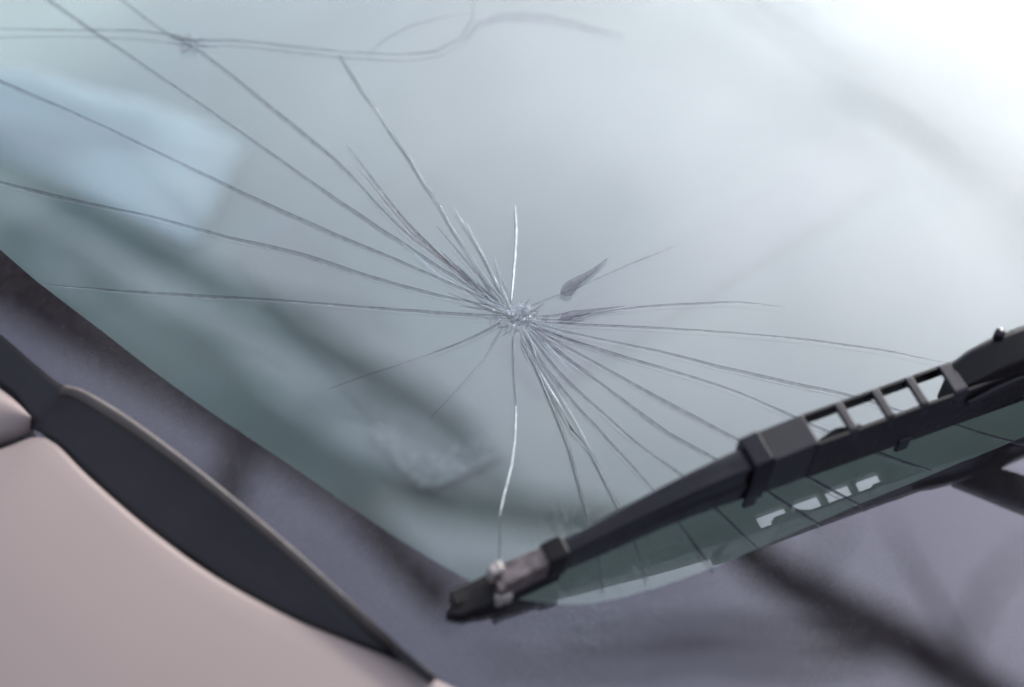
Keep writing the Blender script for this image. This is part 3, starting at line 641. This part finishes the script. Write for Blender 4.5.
# the other half of the blade, beyond the joint
for k, t in enumerate((300, 318, 336, 354)): rung(t, 3.6, BH)
prof([(280, [(-7.2, 16), (-6, 16), (-6, 46), (-7.2, 46)]), (380, [(-7.2, 14), (-6, 14), (-6, 46), (-7.2, 46)])], 'front_rail', M['plastic2'], wip)
prof([(280, [(6, 38), (7.2, 38), (7.2, 46), (6, 46)]), (380, [(6, 38), (7.2, 38), (7.2, 46), (6, 46)])], 'back_rail', M['plastic2'], wip)
prof([(378, [(-6, 24), (6, 24), (6, 45), (-6, 45)]), (430, [(-4.5, 22), (4.5, 22), (4.5, 38), (-4.5, 38)]), (492, [(-3, 11), (3, 11), (3, 22), (-3, 22)])], 'channel_arm', M['plastic2'], wip, .0006)
# wiper arm running down to its pivot on the cowl
a0, a1, a2, a3 = bf(240, -2, 56), bf(262, -16, 60), bf(420, -160, 42), bf(520, -245, 16)
secs = []
for p, w, hh in [(a0, .007, .006), (a1, .008, .008), (a2, .010, .010), (a3, .014, .016)]:
    dv = (a3-a1); dv = dv/np.linalg.norm(dv); sv = np.cross(NN, dv); sv /= np.linalg.norm(sv)
    secs.append([p - sv*w - NN*hh, p + sv*w - NN*hh, p + sv*w*.8 + NN*hh*.6, p - sv*w*.8 + NN*hh*.6])
V, Fc = loft(secs); mesh('wiper_arm', V, Fc, M['plastic2'], wip, True, bevel=.002, seg=3)

# ------------------------------------------------------------------ bare tree overhead, mirrored in the glass
def sky_pt(px, py, dist):
    p, d = mirror_dir(px, py); return W(p + d*dist)
TX = np.array([-3.2, -2.2, 0.])
tree = empty('bare_tree', TX, 'leafless tree overhanging the car, seen only mirrored in the glass', 'tree')
fork = TX + np.array([.35, .25, 3.1])
tp = [TX, TX+np.array([.05, .0, .6]), TX+np.array([.12, .1, 1.6]), TX+np.array([.2, .12, 2.4]), fork]
V, Fc = tube(tp, [.24, .19, .17, .16, .13], 14); mesh('trunk', V, Fc, M['bark'], tree, world=True)
def limb(px, dist, r, name='limb', start=None, d1=None):
    n = len(px); P = [sky_pt(*q, dist + ((d1 or dist)-dist)*i/(n-1)) for i, q in enumerate(px)]
    if start is not None: P = [start] + [start*.5 + P[0]*.5 + np.array([0, 0, .15])] + P
    S = spline(P, .12); k = len(S); S = [S[i] + (rng.normal(0, min(r*.12, .004), 3) if 0 < i < k-1 else 0) for i in range(k)]
    V, Fc = tube(S, [r*(1.25 - .75*i/(k-1)) for i in range(k)], 8); mesh(name, V, Fc, M['bark'], tree, world=True); return S
DB = 3.6
limb([(-120, 205), (-50, 258), (40, 305), (120, 348), (200, 392), (280, 440), (340, 490), (400, 555), (450, 610)], DB, .10, start=fork)
limb([(-120, 90), (-60, 122), (0, 160), (130, 232), (240, 290), (340, 348), (430, 395), (480, 440)], DB, .042, start=fork)
limb([(-80, 150), (0, 212), (80, 262), (160, 322), (230, 374), (300, 430), (370, 476), (450, 498), (560, 508), (660, 530)], DB, .048, start=fork)
limb([(1150, 830), (1060, 750), (985, 690), (900, 640), (850, 612), (790, 585), (755, 562), (730, 535)], DB, .115, start=fork+np.array([0, 0, -.1]))
limb([(250, 440), (330, 468), (420, 500), (500, 515), (580, 530), (680, 535)], DB, .06, start=fork)
for k in range(7):
    o1 = rng.uniform(-30, 60); limb([(-60+o1, 250-o1*.3), (40+o1, 318), (130+o1, 372), (230+o1, 430), (330+o1*.6, 500), (420+o1*.4, 580)], DB*rng.uniform(.9, 1.3), rng.uniform(.012, .03), 'branch')
for k in range(6):
    o1 = rng.uniform(-60, 60); limb([(-60, 170+o1), (60, 240+o1), (180, 310+o1), (300, 372+o1), (420, 440+o1*.6), (520, 500+o1*.3)], DB*rng.uniform(.9, 1.3), rng.uniform(.009, .02), 'branch')
for q, r in [([(985, 685), (940, 610), (910, 560), (890, 520)], .012), ([(960, 660), (985, 590), (1040, 540)], .010), ([(800, 590), (830, 550), (850, 515)], .012), ([(900, 633), (840, 640), (760, 628), (660, 632), (560, 640)], .020),
             ([(900, 650), (800, 670), (700, 655), (600, 668), (480, 660)], .018), ([(0, 212), (40, 300), (120, 340), (200, 350)], .014), ([(130, 300), (200, 330), (300, 350), (380, 400)], .016),
             ([(240, 290), (330, 310), (400, 330)], .010), ([(300, 430), (340, 400), (420, 420)], .016), ([(20, 290), (100, 300), (180, 360), (230, 420)], .018), ([(450, 585), (520, 580), (600, 570)], .014),
             ([(700, -25), (790, 38), (860, 88), (930, 138), (1060, 212)], .005), ([(720, -45), (810, 28), (870, 70), (950, 132), (1070, 190)], .005), ([(830, 90), (900, 125), (960, 170), (1060, 235)], .006)]:
    limb(q, DB*rng.uniform(.95, 1.1), r, 'branch')
